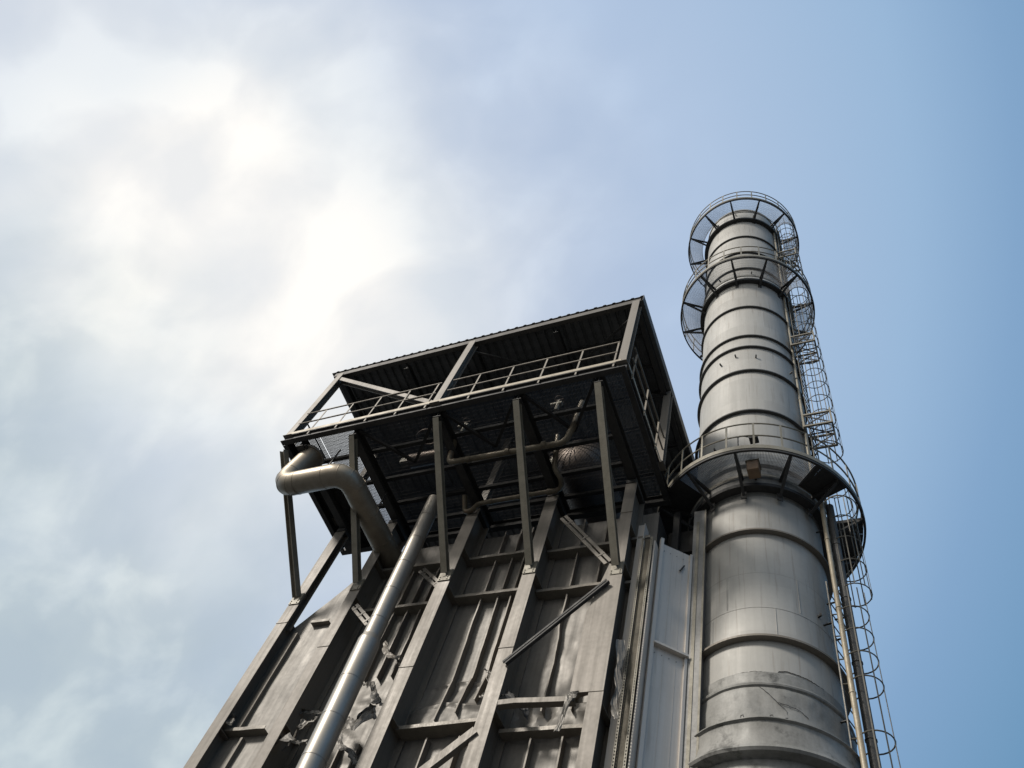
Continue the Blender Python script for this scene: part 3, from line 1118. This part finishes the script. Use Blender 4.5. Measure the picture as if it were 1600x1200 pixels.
# welds and sheet joints
b = MB()
for z in (12.9, 11.95):
    b.lathe([(1.342, z - 0.006), (1.347, z), (1.342, z + 0.006)], (CX, CY), 96)
for (a, z0, z1) in ((-95, 14.15, 15.5), (-72, 14.15, 15.5), (-84, 12.95, 14.1), (-108, 12.0, 12.9), (-70, 11.2, 11.95), (-50, 12.0, 12.9), (-122, 11.2, 11.9)):
    x, y = CX + 1.35 * math.cos(R(a)), CY + 1.35 * math.sin(R(a))
    b.bar((x, y, z0), (x, y, z1), 0.006, 0.006)
b.build('weld_seam', stackm, stack)
# lifting lugs
for (a, z, r) in ((-112, 22.05, 1.46), (-94, 22.2, 1.46), (-72, 22.05, 1.46), (-30, 21.9, 1.46), (-88, 35.9, 1.46), (-120, 35.7, 1.46), (-60, 35.7, 1.46),
                  (-115, 28.9, 1.46), (-70, 28.8, 1.46), (-32, 12.2, 1.34), (-118, 17.6, 1.45)):
    ca, sa = math.cos(R(a)), math.sin(R(a))
    b = MB()
    b.bar((CX + r * ca, CY + r * sa, z), (CX + (r + 0.08) * ca, CY + (r + 0.08) * sa, z + 0.01), 0.04, 0.04)
    b.bar((CX + (r + 0.07) * ca, CY + (r + 0.07) * sa, z - 0.02), (CX + (r + 0.07) * ca, CY + (r + 0.07) * sa, z + 0.06), 0.03, 0.02)
    b.build('lug', darksteel, stack)

# ring platforms ---------------------------------------------------
LAD_A, LAD_R = R(-10), 1.89


def ring_platform(z, label, solid=False, rin=1.62, rout=2.28, post0=-96.0, nposts=24, shell=1.46, railm=galv):
    o = thing('ring_platform', label, 'platform', (CX, CY, z), 'ring platforms round the chimney')
    lx, ly = CX + LAD_R * math.cos(LAD_A), CY + LAD_R * math.sin(LAD_A)
    b = MB()
    if solid:
        # chequer plate segments, open grille on the camera side
        seg = 96
        b2 = MB()
        for i in range(seg):
            a0, a1 = 2 * PI * i / seg, 2 * PI * (i + 1) / seg
            am = math.degrees((a0 + a1) / 2)
            am = (am + 180) % 360 - 180
            if -128 < am < -44:
                continue
            if abs(am + 10) < 11:
                continue
            w = 0.012 * math.sin(i * 1.3)
            vs = []
            for zz_ in (z - 0.03, z - 0.02):
                for (r, a) in ((rin, a0), (rout, a0), (rout, a1), (rin, a1)):
                    vs.append((CX + r * math.cos(a), CY + r * math.sin(a), zz_ + w * (1 if r > 1.7 else 0.3)))
            (b if -44 <= am < -10 else b2).add(vs, [(0, 3, 2, 1), (4, 5, 6, 7), (0, 1, 5, 4), (1, 2, 6, 5), (2, 3, 7, 6), (3, 0, 4, 7)])
        b.build('floor_plate', darksteel, o)
        b2.build('floor_plate', darksteel, o)
        b = MB()
    # grating bars, radial bearing bars and circular cross rods
    nb = int(2 * PI * rout / 0.034)
    for i in range(nb):
        a = 2 * PI * i / nb
        am = (math.degrees(a) + 180) % 360 - 180
        if solid and not (-128 < am < -44):
            continue
        c_, s_ = math.cos(a), math.sin(a)
        r0 = rin
        # leave the ladder opening free
        px = [(CX + r * c_, CY + r * s_, r) for r in [rin + k * (rout - rin) / 12 for k in range(13)]]
        run = None
        for (x, y, r) in px:
            inside = math.hypot(x - lx, y - ly) < 0.36
            if not inside and run is None:
                run = r
            if inside and run is not None:
                if r - run > 0.06:
                    b.bar((CX + run * c_, CY + run * s_, z - 0.015), (CX + r * c_, CY + r * s_, z - 0.015), 0.006, 0.026)
                run = None
        if run is not None and rout - run > 0.02:
            b.bar((CX + run * c_, CY + run * s_, z - 0.015), (CX + rout * c_, CY + rout * s_, z - 0.015), 0.006, 0.026)
    for k in range(8):
        r = rin + (rout - rin) * (k + 0.5) / 8
        pts = []
        for i in range(121):
            a = 2 * PI * i / 120
            am = (math.degrees(a) + 180) % 360 - 180
            x, y = CX + r * math.cos(a), CY + r * math.sin(a)
            if (solid and not (-128 < am < -44)) or math.hypot(x - lx, y - ly) < 0.37:
                if len(pts) > 1:
                    b.tube(pts, 0.002, 4, caps=False, smooth=False)
                pts = []
            else:
                pts.append((x, y, z - 0.004))
        if len(pts) > 1:
            b.tube(pts, 0.002, 4, caps=False, smooth=False)
    if b.v:
        b.build('grating', grater, o)
    # rims
    b = MB()
    b.lathe([(rout, z - 0.10), (rout + 0.05, z - 0.10), (rout + 0.05, z + 0.02), (rout + 0.042, z + 0.02), (rout + 0.042, z - 0.09), (rout, z - 0.09), (rout, z - 0.10)], (CX, CY), 96)
    b.build('outer_rim', darksteel, o, auto=30)
    b = MB()
    b.lathe([(rout + 0.052, z - 0.03), (rout + 0.062, z - 0.03), (rout + 0.062, z + 0.10), (rout + 0.052, z + 0.10), (rout + 0.052, z - 0.03)], (CX, CY), 96)
    b.build('kick_plate', railm, o, auto=30)
    b = MB()
    b.lathe([(rin - 0.012, z - 0.06), (rin, z - 0.06), (rin, z + 0.04), (rin - 0.012, z + 0.04), (rin - 0.012, z - 0.06)], (CX, CY), 96)
    # collar round the ladder opening
    m = 24
    b.tube([(lx + 0.365 * math.cos(2 * PI * k / m), ly + 0.365 * math.sin(2 * PI * k / m), z - 0.01) for k in range(m)], 0.014, 6, closed=True)
    b.build('inner_rim', railm, o, auto=30)
    # brackets every 30 degrees
    first = None
    for k in range(12):
        a = R(30 * k)
        c_, s_ = math.cos(a), math.sin(a)
        q = MB()
        q.bar((CX + (shell - 0.02) * c_, CY + (shell - 0.02) * s_, z - 0.085), (CX + (rout + 0.0) * c_, CY + (rout + 0.0) * s_, z - 0.085), 0.055, 0.09)
        q.bar((CX + (rout - 0.06) * c_, CY + (rout - 0.06) * s_, z - 0.12), (CX + (shell + 0.01) * c_, CY + (shell + 0.01) * s_, z - 0.56), 0.06, 0.05)
        q.bar((CX + (shell + 0.006) * c_, CY + (shell + 0.006) * s_, z - 0.68), (CX + (shell + 0.006) * c_, CY + (shell + 0.006) * s_, z - 0.44), 0.12, 0.02, (c_, s_, 0))
        q.build('bracket', darksteel, o)
    # rails
    b = MB()
    for h in (0.53, 1.05):
        b.tube([(CX + (rout + 0.03) * math.cos(2 * PI * k / 96), CY + (rout + 0.03) * math.sin(2 * PI * k / 96), z + h) for k in range(96)], 0.020, 6, closed=True)
    gr = b.build('guardrail', railm, o)
    for k in range(nposts):
        a = R(post0 + 360.0 / nposts * k)
        x, y = CX + (rout + 0.04) * math.cos(a), CY + (rout + 0.04) * math.sin(a)
        q = MB()
        q.bar((x, y, z - 0.05), (x, y, z + 1.04), 0.045, 0.014, (math.cos(a), math.sin(a), 0))
        q.build('rail_post', railm, gr)
    return o


ring_platform(35.5, 'topmost ring platform at the mouth of the chimney', rin=1.72, post0=-98)
ring_platform(28.26, 'middle ring platform a little below the chimney top', rin=1.60, post0=-96.5)
ring_platform(15.88, 'lowest ring platform level with the roofed platform, with plated floor', solid=True, rin=1.60, post0=-94.5, railm=galv)

# caged ladders ----------------------------------------------------


def caged_ladder(label, z0, z1, cz0, cz1, ang=LAD_A, step=0.9, rr=LAD_R, barz=None, low=(), cr=0.33):
    ca, sa = math.cos(ang), math.sin(ang)

    def P(u, v, z):       # u outward, v sideways from the ladder centre
        return (CX + (rr + u) * ca - v * sa, CY + (rr + u) * sa + v * ca, z)
    o = thing('caged_ladder', label, 'ladder', P(-0.30, 0, z0), 'caged ladders up the chimney')
    for s in (-1, 1):
        b = MB()
        b.bar(P(-0.30, 0.21 * s, z0), P(-0.30, 0.21 * s, z1), 0.05, 0.02, (ca, sa, 0))
        b.build('side_rail', cagem, o)
    k = 0
    z = z0 + 0.15
    proto = None
    while z < z1 - 0.1 and k < 98:
        if proto is None:
            b = MB()
            b.tube([P(-0.30, -0.2, z), P(-0.30, 0.2, z)], 0.012, 6)
            proto = b.build('rung', galv, o)
        else:
            dupe(proto, o, (0, 0, 0.3 * k))
        k += 1
        z = z0 + 0.15 + 0.3 * k
    # stand-offs to the shell
    z = z0 + 0.5
    while z < z1:
        for s in (-1, 1):
            MB().bar(P(-0.50, 0.21 * s, z), P(-0.30, 0.21 * s, z), 0.04, 0.012).build('stand_off', darksteel, o)
        z += 2.2
    hp = None
    z = cz0
    j = 0
    while z <= cz1 + 1e-3 and j < 60:
        if hp is None:
            pts = [P(-0.30, -0.21, z)]
            for i in range(19):
                a = R(-140 + 280 * i / 18)
                pts.append(P(cr * 0.05 + cr * math.cos(a), cr * math.sin(a), z))
            pts.append(P(-0.30, 0.21, z))
            b = MB()
            b.tube(pts, 0.013, 6)
            hp = b.build('cage_hoop', cagem, o)
        else:
            dupe(hp, o, (0, 0, z - cz0))
        z += step
        j += 1
    for z in low:
        dupe(hp, o, (0, 0, z - cz0))
    bz = cz0 if barz is None else barz
    for i in range(7):
        a = R(-111 + 37 * i)
        b = MB()
        b.bar(P(cr * 0.05 + (cr + 0.008) * math.cos(a), (cr + 0.008) * math.sin(a), bz - 0.02), P(cr * 0.05 + (cr + 0.008) * math.cos(a), (cr + 0.008) * math.sin(a), cz1 + 0.02), 0.022, 0.008, (math.cos(a + ang), math.sin(a + ang), 0))
        b.build('cage_bar', cagem, o)
    return o


caged_ladder('caged ladder between the middle and topmost ring platforms', 28.3, 36.6, 30.5, 36.4, step=0.75)
caged_ladder('caged ladder rising from the lowest to the middle ring platform', 15.9, 29.4, 18.2, 29.2, step=0.78)
caged_ladder('caged ladder coming up beneath the lowest ring platform', 12.3, 16.9, 13.1, 16.7, step=0.72, cr=0.30, rr=1.86)
caged_ladder('caged ladder at the chimney foot nearest the picture bottom, its hoops paler', GROUND, 13.2, 10.65, 12.8, ang=R(-17), step=0.55, rr=1.80, barz=GROUND + 2.4, low=(9.55,), cr=0.28)


def rest_frame(z, label):
    x0, x1 = CX + 1.42, CX + 2.10
    y0_, y1_ = CY - 0.74, CY - 0.04
    o = thing('rest_platform', label, 'platform', ((x0 + x1) / 2, (y0_ + y1_) / 2, z), 'small square rest platforms on the ladders')
    b = MB()
    b.bar((x0, y0_, z), (x0, y0_, z + 0.55), 0.03, 0.03)
    for zz_ in (z, z + 0.55):
        b.bar((x0, y0_, zz_), (x1, y0_, zz_), 0.05, 0.05)
        b.bar((x0, y1_, zz_), (x1, y1_, zz_), 0.05, 0.05)
        b.bar((x0, y0_, zz_), (x0, y1_, zz_), 0.048, 0.048)
        b.bar((x1, y0_, zz_), (x1, y1_, zz_), 0.048, 0.048)
    b.build('frame', galv, o)
    b = MB()
    for (p, q) in (((x0, y0_), (x1, y0_)), ((x1, y0_), (x1, y1_)), ((x0, y1_), (x1, y1_))):
        b.bar((*p, z), (*q, z + 0.55), 0.02, 0.03)
        b.bar((*p, z + 0.55), (*q, z), 0.02, 0.03)
        for k in range(1, 6):
            xx, yy = p[0] + (q[0] - p[0]) * k / 6, p[1] + (q[1] - p[1]) * k / 6
            b.bar((xx, yy, z), (xx, yy, z + 0.55), 0.016, 0.016)
    b.build('side_guard', darksteel, o)
    for (x, y) in ((x0, y0_), (x1, y0_), (x0, y1_), (x1, y1_)):
        b = MB()
        b.bar((x, y, z - 0.02), (x, y, z + 0.7), 0.04, 0.04)
        b.build('corner_post', galv, o)
    b = MB()
    n = 12
    for i in range(n):
        x = x0 + 0.04 + (x1 - x0 - 0.08) * i / (n - 1)
        b.box(x - 0.004, x + 0.004, y0_ + 0.03, y0_ + 0.26, z - 0.015, z + 0.015)
    b.bar((x0, y0_ + 0.26, z), (x1, y0_ + 0.26, z), 0.03, 0.03)
    b.bar((x0, y0_, z + 0.03), (x1, y1_, z + 0.5), 0.03, 0.02)
    b.build('floor_grating', darksteel, o)
    return o


rest_frame(31.45, 'square rest frame on the ladder just under the topmost ring platform')
rest_frame(23.7, 'square rest frame on the ladder below the middle ring platform')
rest_frame(18.9, 'square rest frame on the ladder shortly above the lowest ring platform')

# riser pipes up the right flank of the stack
pipe_thing('conduit', 'pale thin upright pipe down the right flank of the chimney', 'pipe',
           [(-0.67, 11.60, GROUND), (-0.645, 11.60, 15.70)], 0.050, yrail, 0.1, 2.0, 14, 0.01)
pipe_thing('conduit', 'dark upright cable duct directly behind the pale thin pipe on the chimney', 'pipe',
           [(-0.52, 11.78, GROUND), (-0.50, 11.78, 15.75)], 0.085, hoopm, 0.1, 1.6, 14, 0.012)
pipe_thing('conduit', 'narrow cable pipe beside the ladder on the upper half of the chimney', 'pipe',
           [(CX + 1.52 * math.cos(R(-22)), CY + 1.52 * math.sin(R(-22)), 17.0), (CX + 1.54 * math.cos(R(-22)), CY + 1.54 * math.sin(R(-22)), 35.2)], 0.04, galv, 0.1, 1.2, 10, 0.012)

# tan box on the lowest ring platform
jb = thing('junction_box', 'small tan box with orange underside at the front of the lowest ring platform', 'box', (-1.86, 10.35, 15.5))
b = MB()
b.box(-1.99, -1.73, 10.30, 10.58, 15.52, 15.84)
b.build('body', orange, jb, bevel=0.02)
b = MB()
b.box(-2.01, -1.71, 10.28, 10.60, 15.845, 15.86)
b.build('lid', galv, jb, bevel=0.005)
b = MB()
b.bar((-1.86, 10.58, 15.75), (-1.90, 10.88, 15.75), 0.05, 0.05)
b.build('arm', darksteel, jb)
fl = thing('flood_light', 'small black floodlight on a bent arm at the lowest ring rail', 'lamp', (-2.1, 10.1, 15.9))
b = MB()
b.tube(elbow([(-2.1, 10.02, 15.9), (-2.1, 10.02, 16.5), (-2.0, 10.2, 16.75), (-1.80, 10.2, 16.6)], 0.12), 0.014, 8)
b.build('arm', darksteel, fl)
b = MB()
b.box(-1.88, -1.68, 10.12, 10.30, 16.50, 16.58)
b.build('head', darksteel, fl, bevel=0.01)

# ------------------------------------------------------------------ breeching duct between casing and stack
duct = thing('flue_duct', 'smooth blue grey angled duct wall joining the boiler to the chimney', 'duct', (-3.5, 11.0, GROUND))
DZ = 13.76
b = MB()
pl = [(-3.84, 10.62), (-3.33, 11.06), (-3.33, 13.6), (-3.84, 13.9)]
vs = [(x, y, GROUND) for x, y in pl] + [(x, y, DZ) for x, y in pl]
b.add(vs, [(3, 2, 1, 0), (4, 5, 6, 7), (0, 1, 5, 4), (1, 2, 6, 5), (2, 3, 7, 6), (3, 0, 4, 7)])
b.build('duct_wall', ducts, duct)
d = Vector((0.51, 0.44, 0)).normalized()
nrm = Vector((0.44, -0.51, 0)).normalized()
for z in (10.93, 7.9):
    b = MB()
    a0 = Vector((-3.84, 10.62, z)) + nrm * 0.05
    a1 = Vector((-3.33, 11.06, z)) + nrm * 0.05
    b.bar(a0, a1, 0.10, 0.05)
    b.build('stiffener', ducts, duct)
b = MB()
b.bar(Vector((-3.86, 10.60, GROUND)) + nrm * 0.03, Vector((-3.86, 10.60, DZ + 0.1)) + nrm * 0.03, 0.07, 0.07, nrm)
b.bar(Vector((-3.35, 11.04, GROUND)) + nrm * 0.02, Vector((-3.35, 11.04, DZ)) + nrm * 0.02, 0.05, 0.05, nrm)
b.build('corner_angle', ducts, duct)
b = MB()
b.box(-3.325, -3.08, 11.05, 11.30, GROUND, 15.3)
b.build('corner_post', postm, duct)
b = MB()
b.box(-3.085, -3.05, 11.035, 11.047, GROUND, 15.3)
b.box(-3.25, -3.19, 11.036, 11.046, GROUND, 14.9)
b.build('edge_strip', galv, duct)
b = MB()
b.bar((-3.50, 10.86, 13.12), (-3.44, 10.93, 13.34), 0.03, 0.03)
b.build('handle', darksteel, duct)
b = MB()
b.box(-4.0, -3.3, 11.4, 13.9, DZ + 0.3, 15.1)
b.bar((-4.0, 11.35, 14.3), (-3.2, 11.35, 14.3), 0.12, 0.12)
b.bar((-3.75, 11.2, 14.0), (-3.75, 11.2, 15.5), 0.14, 0.14)
b.build('upper_duct', shadesteel, duct)

b = MB()
for z in (13.55, 11.05, 10.75):
    for k in range(5):
        p = Vector((-3.80, 10.655, z)).lerp(Vector((-3.37, 11.025, z)), k / 4) + nrm * 0.004
        b.tube([p, p + nrm * 0.008], 0.010, 6)
b.build('screw', postm, duct)
b = MB()
for u in (0.36, 0.70):
    p = Vector((-3.84, 10.62, 0)).lerp(Vector((-3.33, 11.06, 0)), u) + nrm * 0.003
    b.bar(p + Vector((0, 0, GROUND)), p + Vector((0, 0, DZ - 0.02)), 0.008, 0.003, nrm)
b.build('lap_seam', ducts, duct)

# perforated cable tray on the corner
tray = thing('cable_tray', 'narrow upright perforated tray with rusty yellow back at the boiler corner', 'cable tray', (-4.05, 10.3, GROUND))
b = MB()
b.box(-4.12, -3.985, 10.33, 10.345, GROUND, 13.6)
b.build('back_plate', rusty, tray)
for x in (-4.145, -3.96):
    b = MB()
    b.box(x - 0.022, x - 0.010, 10.28, 10.292, GROUND, 13.6)
    b.box(x + 0.010, x + 0.022, 10.28, 10.292, GROUND, 13.6)
    z = 6.5
    while z < 13.58:
        b.box(x - 0.010, x + 0.010, 10.282, 10.290, z, z + 0.030)
        z += 0.062
    b.box(x - 0.012, x - 0.006, 10.292, 10.33, GROUND, 13.6)
    b.build('perforated_edge', galv, tray)
b = MB()
b.box(-3.93, -3.90, 10.35, 10.62, GROUND, 13.55)
b.box(-4.33, -4.19, 10.40, 10.41, GROUND, 14.2)
b.box(-4.19, -4.175, 10.36, 10.62, GROUND, 14.2)
b.build('backing_strip', ducts, tray)
b = MB()
for z in (8.0, 10.0, 12.0):
    b.box(-4.12, -3.98, 10.346, 10.60, z, z + 0.05)
b.build('support', darksteel, tray)
